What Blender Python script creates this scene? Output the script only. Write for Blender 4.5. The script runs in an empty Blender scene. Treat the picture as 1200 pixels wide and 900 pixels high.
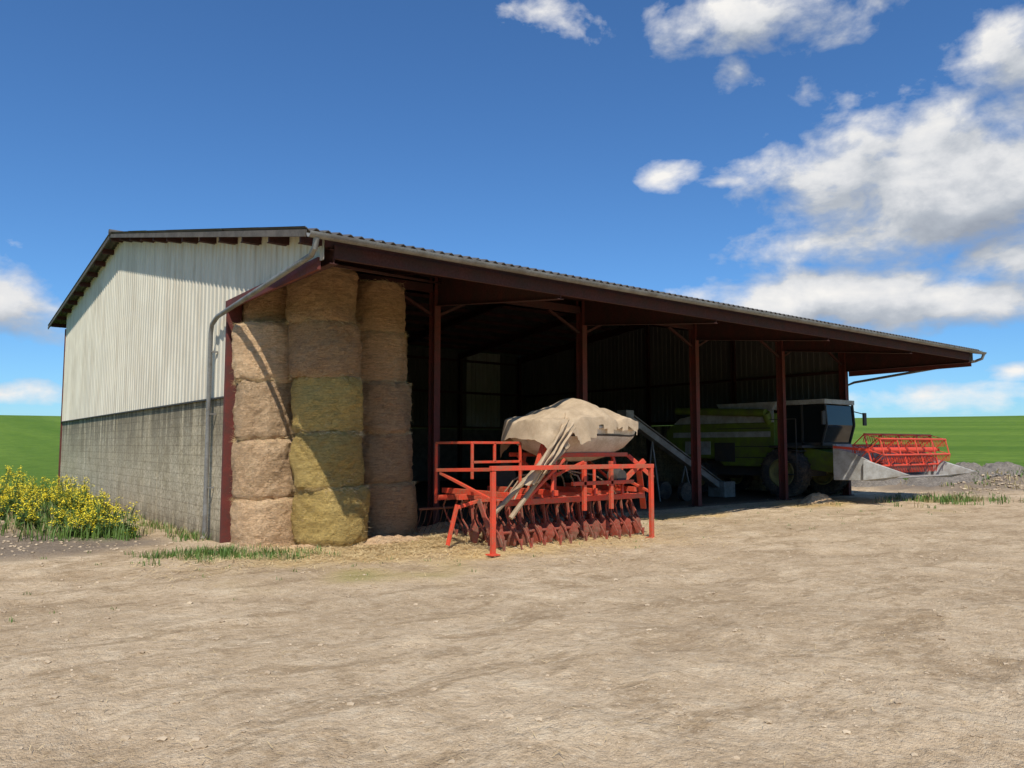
import bpy, math, random
from mathutils import Vector, noise, Matrix
random.seed(7)
sc=bpy.context.scene
COL=sc.collection
# ------------------------------------------------------------------ helpers
def link(ob,parent=None):
    COL.objects.link(ob)
    if parent: ob.parent=parent
    return ob
def empty(name,loc=(0,0,0),rot=0):
    e=bpy.data.objects.new(name,None); e.location=loc; e.rotation_euler=(0,0,rot); e.empty_display_size=.3
    return link(e)
class MB:
    def __init__(s): s.v=[]; s.f=[]; s.m=[]; s.mi=0
    def add(s,vs,fs):
        b=len(s.v); s.v+= [tuple(x) for x in vs]; s.f+=[tuple(b+i for i in f) for f in fs]; s.m+=[s.mi]*len(fs)
    def box(s,a,b):
        x0,y0,z0=a; x1,y1,z1=b
        s.add([(x0,y0,z0),(x1,y0,z0),(x1,y1,z0),(x0,y1,z0),(x0,y0,z1),(x1,y0,z1),(x1,y1,z1),(x0,y1,z1)],
              [(0,3,2,1),(4,5,6,7),(0,1,5,4),(1,2,6,5),(2,3,7,6),(3,0,4,7)])
    def frame(s,p,q,up=(0,0,1)):
        p=Vector(p); q=Vector(q); d=(q-p).normalized(); u=Vector(up)
        if abs(d.dot(u))>.98: u=Vector((1,0,0))
        sd=d.cross(u).normalized(); u=sd.cross(d).normalized()
        return p,q,d,sd,u
    def beam(s,p,q,w,h,up=(0,0,1),off=(0,0)):
        p,q,d,sd,u=s.frame(p,q,up)
        o=sd*off[0]+u*off[1]
        vs=[]
        for c in (p,q):
            for a,b in ((-1,-1),(1,-1),(1,1),(-1,1)): vs.append(c+o+sd*(a*w/2)+u*(b*h/2))
        s.add(vs,[(0,1,2,3),(7,6,5,4),(0,4,5,1),(1,5,6,2),(2,6,7,3),(3,7,4,0)])
    def ibeam(s,p,q,w,h,up=(0,0,1),t=.014):
        s.beam(p,q,w,t,up,(0,h/2-t/2)); s.beam(p,q,w,t,up,(0,-h/2+t/2)); s.beam(p,q,t*.8,h-2*t,up)
    def tube(s,pts,r,n=10,cap=True):
        pts=[Vector(p) for p in pts]; rs=r if isinstance(r,(list,tuple)) else [r]*len(pts)
        vs=[];fs=[]; ref=None
        for i,p in enumerate(pts):
            d=(pts[min(i+1,len(pts)-1)]-pts[max(i-1,0)]).normalized()
            if ref is None:
                ref=Vector((0,0,1)) if abs(d.z)<.9 else Vector((1,0,0))
            a=d.cross(ref).normalized(); b=a.cross(d).normalized(); ref=b
            for k in range(n):
                t=2*math.pi*k/n; vs.append(p+a*math.cos(t)*rs[i]+b*math.sin(t)*rs[i])
        for i in range(len(pts)-1):
            for k in range(n):
                k2=(k+1)%n; fs.append((i*n+k,i*n+k2,(i+1)*n+k2,(i+1)*n+k))
        if cap:
            fs.append(tuple(range(n))[::-1]); fs.append(tuple((len(pts)-1)*n+k for k in range(n)))
        s.add(vs,fs)
    def lathe(s,c,axis,prof,n=32,wob=None):
        c=Vector(c); ax=Vector(axis).normalized(); ref=Vector((0,0,1)) if abs(ax.z)<.9 else Vector((1,0,0))
        a=ax.cross(ref).normalized(); b=ax.cross(a).normalized(); vs=[];fs=[]
        for (l,r) in prof:
            for k in range(n):
                t=2*math.pi*k/n; R=max(r,1e-4)*(wob(k) if wob else 1); vs.append(c+ax*l+(a*math.cos(t)+b*math.sin(t))*R)
        for i in range(len(prof)-1):
            for k in range(n):
                k2=(k+1)%n; fs.append((i*n+k,i*n+k2,(i+1)*n+k2,(i+1)*n+k))
        s.add(vs,fs)
    def prism(s,poly,axis,a,b):
        def mk(u,v,w):
            return {'x':(w,u,v),'y':(u,w,v),'z':(u,v,w)}[axis]
        n=len(poly); vs=[mk(u,v,a) for u,v in poly]+[mk(u,v,b) for u,v in poly]
        s.add(vs,[tuple(range(n)),tuple(range(n,2*n))[::-1]]+[(i,i+n,(i+1)%n+n,(i+1)%n) for i in range(n)])
    def obj(s,name,mats,parent=None,smooth=False,bevel=0,recalc=True):
        me=bpy.data.meshes.new(name); me.from_pydata(s.v,[],s.f)
        if not isinstance(mats,(list,tuple)): mats=[mats]
        for m in mats: me.materials.append(m)
        me.polygons.foreach_set('material_index',s.m)
        me.update()
        if recalc:
            import bmesh
            bm=bmesh.new(); bm.from_mesh(me); bmesh.ops.recalc_face_normals(bm,faces=bm.faces); bm.to_mesh(me); bm.free()
        if smooth:
            me.polygons.foreach_set('use_smooth',[True]*len(me.polygons))
            try: me.set_sharp_from_angle(angle=math.radians(38))
            except Exception: pass
        ob=bpy.data.objects.new(name,me); link(ob,parent)
        if bevel:
            md=ob.modifiers.new('b','BEVEL'); md.width=bevel; md.segments=2; md.limit_method='ANGLE'
        return ob
# ------------------------------------------------------------------ materials
def newmat(name):
    m=bpy.data.materials.new(name); m.use_nodes=True; nt=m.node_tree; nt.nodes.clear()
    o=nt.nodes.new('ShaderNodeOutputMaterial'); b=nt.nodes.new('ShaderNodeBsdfPrincipled')
    nt.links.new(b.outputs[0],o.inputs[0]); return m,nt,b
def N(nt,t,**k):
    n=nt.nodes.new(t)
    for a,v in k.items(): setattr(n,a,v)
    return n
def noise_n(nt,vec,scale,detail=6,rough=.6,dist=0):
    n=N(nt,'ShaderNodeTexNoise'); n.inputs['Scale'].default_value=scale; n.inputs['Detail'].default_value=detail
    n.inputs['Roughness'].default_value=rough; n.inputs['Distortion'].default_value=dist
    if vec: nt.links.new(vec,n.inputs['Vector'])
    return n.outputs['Fac']
def mapping(nt,scale,coord='Object',loc=(0,0,0),rot=(0,0,0)):
    t=N(nt,'ShaderNodeTexCoord'); m=N(nt,'ShaderNodeMapping'); m.inputs['Scale'].default_value=scale
    m.inputs['Location'].default_value=loc; m.inputs['Rotation'].default_value=rot
    nt.links.new(t.outputs[coord],m.inputs['Vector']); return m.outputs[0]
def ramp(nt,fac,stops):
    r=N(nt,'ShaderNodeValToRGB'); nt.links.new(fac,r.inputs[0]); el=r.color_ramp.elements
    while len(el)<len(stops): el.new(.5)
    for e,(p,c) in zip(el,stops):
        e.position=p; e.color=(c,c,c,1) if isinstance(c,(int,float)) else (*c,1)
    return r.outputs[0]
def mix(nt,fac,a,b,mode='MIX'):
    m=N(nt,'ShaderNodeMix',data_type='RGBA',blend_type=mode)
    for s,v in ((m.inputs[0],fac),(m.inputs[6],a),(m.inputs[7],b)):
        if isinstance(v,(int,float)): s.default_value=v
        elif isinstance(v,tuple): s.default_value=(*v,1)
        else: nt.links.new(v,s)
    return m.outputs[2]
def math_n(nt,op,a,b=None,c=None,clamp=False):
    m=N(nt,'ShaderNodeMath',operation=op); m.use_clamp=clamp
    for i,v in enumerate((a,b,c)):
        if v is None: continue
        if isinstance(v,(int,float)): m.inputs[i].default_value=v
        else: nt.links.new(v,m.inputs[i])
    return m.outputs[0]
def bump(nt,b,h,strength=.5,dist=.02,prev=None):
    n=N(nt,'ShaderNodeBump'); n.inputs['Strength'].default_value=strength; n.inputs['Distance'].default_value=dist
    nt.links.new(h,n.inputs['Height'])
    if prev: nt.links.new(prev,n.inputs['Normal'])
    nt.links.new(n.outputs[0],b.inputs['Normal']); return n.outputs[0]
def worn(name,col,rough=.5,dirt=(.25,.17,.1),amt=.35,metal=0,scale=3,dark=.6):
    m,nt,b=newmat(name); v=mapping(nt,(1,1,1))
    n1=noise_n(nt,v,scale,4,.65); n2=noise_n(nt,v,scale*9,3,.7)
    c=mix(nt,ramp(nt,n1,[(.35,0.),(.7,1.)]),col,tuple(x*dark for x in col))
    d=ramp(nt,mix(nt,.5,n1,n2),[(.46,0.),(.6,1.)])
    c=mix(nt,math_n(nt,'MULTIPLY',d,amt),c,dirt)
    nt.links.new(c,b.inputs['Base Color']); b.inputs['Metallic'].default_value=metal
    nt.links.new(ramp(nt,n2,[(.3,max(rough-.12,0.05)),(.7,min(rough+.25,1.))]),b.inputs['Roughness'])
    return m
M_steel=worn('red_oxide_shaded',(.07,.017,.012),.75,(.04,.024,.018),.6)  # red oxide darkened, so shade under the roof is in the colour
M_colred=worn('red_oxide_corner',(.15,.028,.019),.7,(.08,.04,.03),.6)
M_red=worn('machine_red_paint',(.74,.07,.028),.5,(.36,.16,.08),.65,dark=.62)
M_reddk=worn('machine_red_dusty',(.36,.07,.04),.7,(.22,.14,.09),.8)
M_green=worn('combine_green_paint',(.19,.26,.03),.45,(.18,.15,.09),.5)
M_white=worn('combine_white_paint',(.5,.5,.47),.5,(.3,.25,.18),.5)
M_grey=worn('galvanised_grey',(.27,.27,.25),.5,(.17,.14,.11),.6,metal=.25)
M_dark=worn('dark_metal',(.05,.048,.045),.6,(.12,.09,.06),.5)
M_rust=worn('rusty_tines',(.2,.07,.04),.8,(.2,.13,.08),.6)
M_rubber=worn('tyre_rubber',(.03,.03,.03),.85,(.2,.15,.1),.6)
M_rim=worn('wheel_rim_yellow',(.4,.34,.12),.5,(.2,.15,.1),.5)
M_hopper=worn('hopper_cream',(.72,.66,.52),.55,(.46,.37,.23),.55,dark=.8)
M_tarp=worn('tarpaulin_tan',(.50,.375,.24),.85,(.38,.27,.16),.6,scale=4,dark=.75)
M_hose=worn('seed_hose_tan',(.38,.28,.17),.6,(.3,.2,.12),.5)
M_reel=worn('reel_red',(.75,.07,.035),.5,(.4,.2,.1),.25,dark=.8)  # plain red reel paint
M_verge=worn('weathered_verge_rear_shade',(.13,.11,.09),.85,(.06,.05,.04),.6)
m,nt,b=newmat('cab_glass'); b.inputs['Base Color'].default_value=(.012,.016,.018,1); b.inputs['Roughness'].default_value=.08; M_glass=m
def cladding(name,col,dirt,amt):
    m,nt,b=newmat(name); v=mapping(nt,(1,1,.12)); vv=mapping(nt,(1,1,1))
    s=noise_n(nt,v,4,5,.65); g=noise_n(nt,vv,.6,4,.6)
    c=mix(nt,math_n(nt,'MULTIPLY',ramp(nt,s,[(.42,0.),(.75,1.)]),amt),col,dirt)
    c=mix(nt,math_n(nt,'MULTIPLY',ramp(nt,g,[(.4,0.),(.7,1.)]),amt*.6),c,tuple(x*.7 for x in col))
    nt.links.new(c,b.inputs['Base Color']); b.inputs['Roughness'].default_value=.75; return m
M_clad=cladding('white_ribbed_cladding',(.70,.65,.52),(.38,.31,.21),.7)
M_cladin=cladding('inner_cladding_shade',(.085,.078,.068),(.04,.034,.028),.6)  # rear sheets coloured dark to paint in the interior shade
M_cladE=cladding('east_cladding_shade',(.14,.13,.118),(.07,.06,.05),.6)  # cladding darkened; dim inner face is painted shade, outside gets it too
M_lite=cladding('rooflight_sheet',(.34,.34,.31),(.16,.14,.11),.6)
M_roof=cladding('fibre_cement_roof',(.10,.09,.078),(.045,.038,.03),.7)  # kept dark so the underside carries painted interior shade
m,nt,b=newmat('weathered_concrete'); vv=mapping(nt,(1,1,1)); vs=mapping(nt,(1,1,.1))
n1=noise_n(nt,vv,1.3,5,.75); n2=noise_n(nt,vs,3.2,5,.75); n3=noise_n(nt,vv,14,5,.85)
c=ramp(nt,n1,[(.3,(.50,.41,.25)),(.5,(.72,.61,.41)),(.72,(.82,.72,.51))])
c=mix(nt,math_n(nt,'MULTIPLY',ramp(nt,n3,[(.46,0.),(.62,1.)]),.8),c,(.25,.19,.11))
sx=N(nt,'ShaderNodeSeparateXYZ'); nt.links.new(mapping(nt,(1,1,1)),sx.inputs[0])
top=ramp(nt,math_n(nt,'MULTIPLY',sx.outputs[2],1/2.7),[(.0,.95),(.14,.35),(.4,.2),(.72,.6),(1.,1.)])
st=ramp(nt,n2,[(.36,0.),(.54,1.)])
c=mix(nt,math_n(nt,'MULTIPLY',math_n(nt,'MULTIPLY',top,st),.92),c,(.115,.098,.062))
bk=N(nt,'ShaderNodeTexBrick'); cbx=N(nt,'ShaderNodeCombineXYZ'); 
nt.links.new(math_n(nt,'ADD',sx.outputs[1],sx.outputs[0]),cbx.inputs[0]); nt.links.new(sx.outputs[2],cbx.inputs[1]); nt.links.new(cbx.outputs[0],bk.inputs['Vector'])
bk.inputs['Scale'].default_value=1; bk.inputs['Brick Width'].default_value=.5; bk.inputs['Row Height'].default_value=.2; bk.inputs['Mortar Size'].default_value=.012; bk.inputs['Mortar Smooth'].default_value=.4
bk.inputs['Color1'].default_value=(1,1,1,1); bk.inputs['Color2'].default_value=(.72,.72,.72,1); bk.inputs['Mortar'].default_value=(.42,.4,.36,1)
c=mix(nt,.5,c,bk.outputs['Color'],'MULTIPLY')
nt.links.new(c,b.inputs['Base Color']); b.inputs['Roughness'].default_value=.92; bump(nt,b,n3,.8,.03); M_conc=m
def straw(name,c1,c2,c3):
    m,nt,b=newmat(name); v=mapping(nt,(1,1,7)); vv=mapping(nt,(1,1,1))
    oi=N(nt,'ShaderNodeObjectInfo'); 
    a=N(nt,'ShaderNodeVectorMath',operation='ADD'); nt.links.new(v,a.inputs[0])
    k=N(nt,'ShaderNodeVectorMath',operation='SCALE'); k.inputs[0].default_value=(17,9,23); nt.links.new(oi.outputs['Random'],k.inputs['Scale'])
    nt.links.new(k.outputs[0],a.inputs[1])
    n1=noise_n(nt,a.outputs[0],5,5,.8,.4); n2=noise_n(nt,a.outputs[0],24,3,.8,.6); n3=noise_n(nt,vv,2.,3,.6)
    c=ramp(nt,n2,[(.3,c1),(.5,c2),(.7,c3)])
    c=mix(nt,math_n(nt,'MULTIPLY',ramp(nt,n1,[(.45,0.),(.66,1.)]),.6),c,tuple(x*.45 for x in c1))
    c=mix(nt,math_n(nt,'MULTIPLY',ramp(nt,n3,[(.4,0.),(.7,1.)]),.35),c,c3)
    hs=N(nt,'ShaderNodeHueSaturation'); nt.links.new(c,hs.inputs['Color'])
    nt.links.new(math_n(nt,'MULTIPLY_ADD',oi.outputs['Random'],.35,.84),hs.inputs['Value'])
    nt.links.new(hs.outputs[0],b.inputs['Base Color']); b.inputs['Roughness'].default_value=.9
    p=bump(nt,b,n2,1.,.04); bump(nt,b,n1,.8,.07,p); return m
M_baleA=straw('straw_tan',(.56,.32,.15),(.78,.50,.27),(.9,.67,.41))
M_baleB=straw('straw_brown',(.48,.245,.11),(.69,.40,.195),(.82,.56,.31))
M_baleY=straw('straw_yellow_net',(.48,.30,.07),(.68,.46,.13),(.80,.60,.22))
m,nt,b=newmat('loose_straw'); vv=mapping(nt,(1,1,1)); n1=noise_n(nt,vv,3,3)
nt.links.new(ramp(nt,n1,[(.3,(.5,.35,.16)),(.7,(.8,.62,.33))]),b.inputs['Base Color']); b.inputs['Roughness'].default_value=.7; M_straw=m
def leafmat(name,a,c2,sc_=2):
    m,nt,b=newmat(name); n1=noise_n(nt,mapping(nt,(1,1,1)),sc_,3)
    nt.links.new(ramp(nt,n1,[(.3,a),(.7,c2)]),b.inputs['Base Color']); b.inputs['Roughness'].default_value=.6
    return m
M_grass=leafmat('grass_blades',(.055,.12,.015),(.14,.22,.035),3)
M_leaf=leafmat('weed_leaves',(.04,.09,.015),(.12,.2,.03),3)
M_flower=leafmat('yellow_petals',(.75,.58,.02),(.85,.72,.04),6)
M_dry=leafmat('dry_stems',(.3,.24,.11),(.42,.34,.17),3)
# ------------------------------------------------------------------ terrain
def sstep(a,b,x):
    t=max(0,min(1,(x-a)/(b-a))); return t*t*(3-2*t)
def gauss(x,y,cx,cy,sx,sy): return math.exp(-((x-cx)/sx)**2-((y-cy)/sy)**2)
TR=[(9,7.4,-22,.012,.9),(12,5.2,-36,-.008,.95),(15,10.3,-30,.01,.9),(5,5.5,20,.02,.85)]
def track(x,y):
    m=0
    for (px,py,ang,cur,g) in TR:
        a=math.radians(ang); dx,dy=x-px,y-py
        u=dx*math.cos(a)+dy*math.sin(a); v=-dx*math.sin(a)+dy*math.cos(a)-cur*u*u
        for s in (-1,1):
            m=max(m,1-sstep(.1,.3,abs(v-s*g)+.08*noise.noise(Vector((x*1.2,y*1.2,8)))))
    return m*sstep(-.1,.4,noise.noise(Vector((x*.3,y*.3,33))))
def height(x,y,fine=True):
    d=math.hypot(x-12,y-16)
    h=10.2*sstep(30,260,d)+ (1.6*noise.noise(Vector((x*.006,y*.006,3)))*sstep(60,300,d))
    h-= 9*sstep(420,1500,d)
    inside = (x>4.5 and x<27.4 and y>14.5 and y<34.2)
    if not inside:
        h+=.5*gauss(x,y,1.3,20.5,1.7,4.5)+.25*gauss(x,y,.2,16.8,1.2,.9)
        bank=.6*gauss(x,y,36.5,13.5,4.0,1.7)+.4*gauss(x,y,41,16,3,2.5)+.4*gauss(x,y,33.5,17,2.2,1.8)
        if bank>.02: bank*=1+.5*noise.noise(Vector((x*1.1,y*1.1,4)))+.25*noise.noise(Vector((x*3,y*3,4)))
        h+=bank
        if fine and d<60:
            h+=.05*noise.noise(Vector((x*.35,y*.35,1)))+.032*noise.noise(Vector((x*1.4,y*1.4,5)))+.022*noise.noise(Vector((x*3.5,y*3.5,9)))
            if y<14 and -3<x<20: h-=.035*track(x,y)
    return h
def axis(lo,hi,step,far):
    a=[lo+i*step for i in range(int((hi-lo)/step)+1)]
    s=step; x=a[-1]
    while x<far: s*=1.075; x+=s; a.append(x)
    s=step; x=a[0]; pre=[]
    while x>-far: s*=1.075; x-=s; pre.append(x)
    return pre[::-1]+a
XS=axis(-3,20,.1,1800); YS=axis(1,15,.1,1800)
def masks(x,y):
    n=noise.noise(Vector((x*.25,y*.25,7)))+.5*noise.noise(Vector((x*1.1,y*1.1,2)))
    g=max(sstep(-.8,.9,(x-39.5)+n*1.6), sstep(-.8,.9,(y-26)+n*1.6) if (x<4.7 or x>27.5 or y>34.5) else 0, sstep(-2,2,(-14-y)+n*3), sstep(-2,2,-12-x+n*3))
    if x<4.7:
        g=max(g,.85*sstep(.35,.8,gauss(x,y,2.8,20.5,1.2,4.4)+.45*n))
    g=max(g,.7*sstep(.4,.8,gauss(x,y,4.1,12.7,1.0,.35)+.4*n), .6*sstep(.4,.85,gauss(x,y,27,11.2,1.8,.5)+.6*n))
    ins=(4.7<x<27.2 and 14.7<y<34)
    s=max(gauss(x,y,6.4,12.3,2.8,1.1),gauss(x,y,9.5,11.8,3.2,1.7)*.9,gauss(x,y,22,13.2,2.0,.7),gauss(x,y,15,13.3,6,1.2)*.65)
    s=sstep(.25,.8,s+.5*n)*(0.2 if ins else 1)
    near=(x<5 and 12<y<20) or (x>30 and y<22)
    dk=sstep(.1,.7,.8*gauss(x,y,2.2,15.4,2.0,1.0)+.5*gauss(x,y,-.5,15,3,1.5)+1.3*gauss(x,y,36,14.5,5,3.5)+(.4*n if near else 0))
    if ins: dk=1  # soil tone over the whole barn floor, painting in its shade
    return g,s,dk,(track(x,y) if y<14 and -3<x<20 else 0),(sstep(14.7,15.6,y) if ins else 0)  # last value: painted interior shade, deepening behind the front columns
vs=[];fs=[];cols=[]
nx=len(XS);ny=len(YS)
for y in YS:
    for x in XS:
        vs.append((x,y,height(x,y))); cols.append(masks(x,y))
for j in range(ny-1):
    for i in range(nx-1):
        a=j*nx+i; fs.append((a,a+1,a+nx+1,a+nx))
me=bpy.data.meshes.new('ground'); me.from_pydata(vs,[],fs)
for k,nm in enumerate(('m_grass','m_straw','m_soil_shade','m_track','m_barn_shade')):
    at_=me.attributes.new(nm,'FLOAT','POINT'); at_.data.foreach_set('value',[float(c[k]) for c in cols])
me.polygons.foreach_set('use_smooth',[True]*len(me.polygons))
ground=bpy.data.objects.new('ground',me); link(ground)
m,nt,b=newmat('dirt_and_field'); vv=mapping(nt,(1,1,1))
A_=[N(nt,'ShaderNodeAttribute',attribute_name=nm).outputs['Fac'] for nm in ('m_grass','m_straw','m_soil_shade','m_track','m_barn_shade')]
nA=noise_n(nt,vv,.3,4,.7); nB=noise_n(nt,vv,1.5,6,.75,.4); nC=noise_n(nt,vv,9,5,.85); nD=noise_n(nt,vv,60,3,.85)
vstr=mapping(nt,(.7,1.6,1),rot=(0,0,math.radians(-28))); nE=noise_n(nt,vstr,.9,5,.78,.8)
dirt=ramp(nt,nB,[(.28,(.48,.345,.205)),(.5,(.68,.515,.33)),(.72,(.80,.645,.44))])
dirt=mix(nt,math_n(nt,'MULTIPLY',ramp(nt,nA,[(.44,0.),(.58,1.)]),.6),dirt,(.50,.365,.225))
dirt=mix(nt,math_n(nt,'MULTIPLY',ramp(nt,nE,[(.5,0.),(.62,1.)]),.65),dirt,(.35,.24,.135))
dirt=mix(nt,math_n(nt,'MULTIPLY',ramp(nt,nC,[(.52,0.),(.66,1.)]),.6),dirt,(.31,.21,.115))
dirt=mix(nt,math_n(nt,'MULTIPLY',ramp(nt,nC,[(.36,1.),(.46,0.)]),.45),dirt,(.86,.71,.50))
dirt=mix(nt,math_n(nt,'MULTIPLY',ramp(nt,nD,[(.55,0.),(.68,1.)]),.55),dirt,(.27,.18,.10))
dirt=mix(nt,math_n(nt,'MULTIPLY',A_[3],.4),dirt,(.38,.265,.155))
strawc=ramp(nt,nC,[(.3,(.50,.32,.11)),(.5,(.76,.53,.22)),(.7,(.88,.69,.36))])
c=mix(nt,math_n(nt,'MULTIPLY',A_[1],.85),dirt,strawc)
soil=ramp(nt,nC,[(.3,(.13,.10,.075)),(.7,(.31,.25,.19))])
c=mix(nt,math_n(nt,'MULTIPLY',A_[2],.88),c,soil)  # bare soil outside, painted shade inside the barn
c=mix(nt,math_n(nt,'MULTIPLY',A_[4],.8),c,(.09,.065,.04))  # interior shade painted onto the barn floor colour
vf=mapping(nt,(1,.08,1),rot=(0,0,math.radians(20))); nF=noise_n(nt,vf,.12,4,.6); nG=noise_n(nt,vv,.8,5,.75)
field=ramp(nt,nF,[(.3,(.085,.165,.02)),(.7,(.16,.25,.035))])
field=mix(nt,math_n(nt,'MULTIPLY',ramp(nt,nG,[(.4,0.),(.7,1.)]),.6),field,(.05,.11,.015))
c=mix(nt,A_[0],c,field)
nt.links.new(c,b.inputs['Base Color']); b.inputs['Roughness'].default_value=.95; b.inputs['Specular IOR Level'].default_value=.1
hsum=math_n(nt,'MULTIPLY_ADD',nC,.5,nB)
hsum=math_n(nt,'MULTIPLY_ADD',nD,.13,hsum)
bump(nt,b,hsum,1.,.11)
me.materials.append(m)
# ------------------------------------------------------------------ barn
XG,XE=4.65,27.1; YF,YR=14.7,34.0; YE,YRE=10.35,36.3; YM=24.2
ZE=4.80; SL=.216; ZM=ZE+SL*(YM-YE); SR=.1
def roofz(y): return ZE+SL*(y-YE) if y<=YM else ZM-SR*(y-YM)
CX=[4.83,9.3,13.85,18.45,22.95,26.95]
XR=27.25
barn=empty('hay_barn')
def corr_roof(mb,x0,x1,y0,y1,dz,pitch=.177,amp=.028,seg=6,t=.012):
    n=int((x1-x0)/pitch*seg)
    ys=[y0,(y0+y1)/2,y1]
    for lay in (0,1):
        base=len(mb.v)
        for y in ys:
            for i in range(n+1):
                x=x0+(x1-x0)*i/n
                mb.v.append((x,y,roofz(y)+dz+lay*t+amp*math.cos(2*math.pi*(x-x0)/pitch)))
        for j in range(len(ys)-1):
            for i in range(n):
                a=base+j*(n+1)+i; mb.f.append((a,a+1,a+n+2,a+n+1)); mb.m.append(mb.mi)
    nn=(n+1)*3
    b0=len(mb.v)-2*nn
    for j in (0,2):
        for i in range(n):
            a=b0+j*(n+1)+i; mb.f.append((a,a+1,a+1+nn,a+nn)); mb.m.append(mb.mi)
mb=MB()
cs=[YE-.12]
while cs[-1]<YM-1.6: cs.append(cs[-1]+1.9)
cs[-1]=YM
for k,(a,b_) in enumerate(zip(cs[:-1],cs[1:])): corr_roof(mb,4.28+.012*math.sin(k*2.3),XR,a,min(b_+.12,YM),.08+.004*(k%2))
cs=[YM,28,31.8,YRE]
for a,b_ in zip(cs[:-1],cs[1:]): corr_roof(mb,4.28,XR,a,b_,.08)
mb.tube([(4.25,YM,ZM+.1),(XR+.03,YM,ZM+.1)],.09,10)
mb.obj('roof',M_roof,barn,smooth=True,recalc=False)
mb=MB()
for x in (4.30,XR-.02):
    mb.beam((x,YE-.1,roofz(YE)+.0),(x,YM,ZM+.0),.03,.1); mb.beam((x,YM,ZM),(x,YRE,roofz(YRE)),.03,.1)
mb.obj('verge_trim',M_verge,barn)
mb=MB(); y=YE+.15
while y<YRE:
    z=roofz(y)-.04
    mb.beam((4.32,y,z),(XR-.05,y,z),.05,.15)
    mb.beam((4.32,y+.045,z-.07),(XR-.05,y+.045,z-.07),.05,.015)
    y+=1.25
mb.obj('purlins',M_steel,barn)
mb=MB()
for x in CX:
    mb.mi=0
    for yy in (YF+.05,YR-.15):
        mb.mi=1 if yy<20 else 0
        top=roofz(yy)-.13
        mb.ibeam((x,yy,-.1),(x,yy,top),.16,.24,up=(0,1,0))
    mb.mi=0
    mb.ibeam((x,YF+.05,roofz(YF)-.28),(x,YM,ZM-.28),.14,.3)
    mb.ibeam((x,YM,ZM-.28),(x,YR-.15,roofz(YR)-.28),.14,.3)
    zt0=roofz(YE)-.12; zt1=roofz(YF)-.12
    lo1=4.5 if x in(CX[0],CX[-1]) else 4.95
    mb.prism([(YE+.1,zt0),(YE+.1,zt0-.2),(YF-.08,lo1),(YF-.08,zt1)],'x',x-.008,x+.008)
    mb.beam((x,YE+.1,zt0-.205),(x,YF-.085,lo1-.005),.13,.015); mb.beam((x,YE+.1,zt0+.0),(x,YF-.085,zt1),.13,.015)
    mb.box((x-.16,YF-.14,-.05),(x+.16,YF+.24,.03))
for a,b_ in zip(CX[:-1],CX[1:]):
    z=5.35
    mb.beam((a+.09,YF+.05,z),(b_-.09,YF+.05,z),.1,.18)
    mb.beam((a+.09,YF+.05,4.75),(a+1.15,YF+.05,z-.1),.06,.06)
    mb.beam((b_-.09,YF+.05,4.75),(b_-1.15,YF+.05,z-.1),.06,.06)
    mb.beam((a,YE+.12,roofz(YE)-.15),(b_,YE+.12,roofz(YE)-.15),.06,.2)
    for z in (2.75,4.6,6.3): mb.beam((a,YR-.12,z),(b_,YR-.12,z),.07,.12)
for x in (XG+.12,XE-.14):
    for yy in (19.5,24.2,29.0): mb.ibeam((x+.04*(1 if x<10 else -1),yy,0),(x+.04*(1 if x<10 else -1),yy,roofz(yy)-.4),.12,.18,up=(0,1,0))
    for z in (2.8,4.5): mb.beam((x,YF+.2,z),(x,YR-.2,z),.06,.1)
for a,b_ in ((CX[0],CX[1]),(CX[4],CX[5])):
    mb.beam((a,YE+.3,roofz(YE)-.3),(b_,YF-.2,roofz(YF)-.3),.04,.04)
mb.obj('steel_frame',[M_steel,M_colred],barn)
mb=MB()
mb.box((XG-.045,YF-.16,0.02),(XG+.22,YF-.07,4.5))
mb.box((XG-.045,YR+.0,0.02),(XG+.1,YR+.12,6.3))
mb.beam((XG-.03,YE+.15,roofz(YE)-.34),(XG-.03,YF-.05,4.42),.05,.18)
mb.beam((XE+.1,YE+.15,roofz(YE)-.34),(XE+.1,YF-.05,4.42),.05,.18)
mb.obj('corner_angle',M_colred,barn)
def clad_x(mb,x,y0,y1,bot,top,pitch=.25,amp=.022):
    ys=[]
    pts=[(0,0),(.3,0),(.38,1),(.62,1),(.7,0)]
    k=0
    while y0+k*pitch<y1:
        for fr,a in pts:
            yy=y0+(k+fr)*pitch
            if yy<=y1: ys.append((yy,a))
        k+=1
    ys.append((y1,0))
    base=len(mb.v)
    for yy,a in ys:
        mb.v.append((x-a*amp,yy,bot(yy))); mb.v.append((x-a*amp,yy,top(yy)))
    for i in range(len(ys)-1):
        a=base+2*i; mb.f.append((a,a+2,a+3,a+1)); mb.m.append(mb.mi)
tp=lambda y: roofz(y)+.05
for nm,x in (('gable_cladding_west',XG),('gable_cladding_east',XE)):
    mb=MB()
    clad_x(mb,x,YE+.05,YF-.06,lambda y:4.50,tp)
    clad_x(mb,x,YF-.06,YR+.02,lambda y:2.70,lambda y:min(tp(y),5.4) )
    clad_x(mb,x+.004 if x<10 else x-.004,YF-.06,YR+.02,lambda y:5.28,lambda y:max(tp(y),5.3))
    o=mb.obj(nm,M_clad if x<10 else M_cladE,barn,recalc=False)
mb=MB()
xs=[];k=0
while XG+k*.25<XE:
    for fr,a in ((0,0),(.3,0),(.38,1),(.62,1),(.7,0)):
        xx=XG+(k+fr)*.25
        if xx<XE: xs.append((xx,a))
    k+=1
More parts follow.
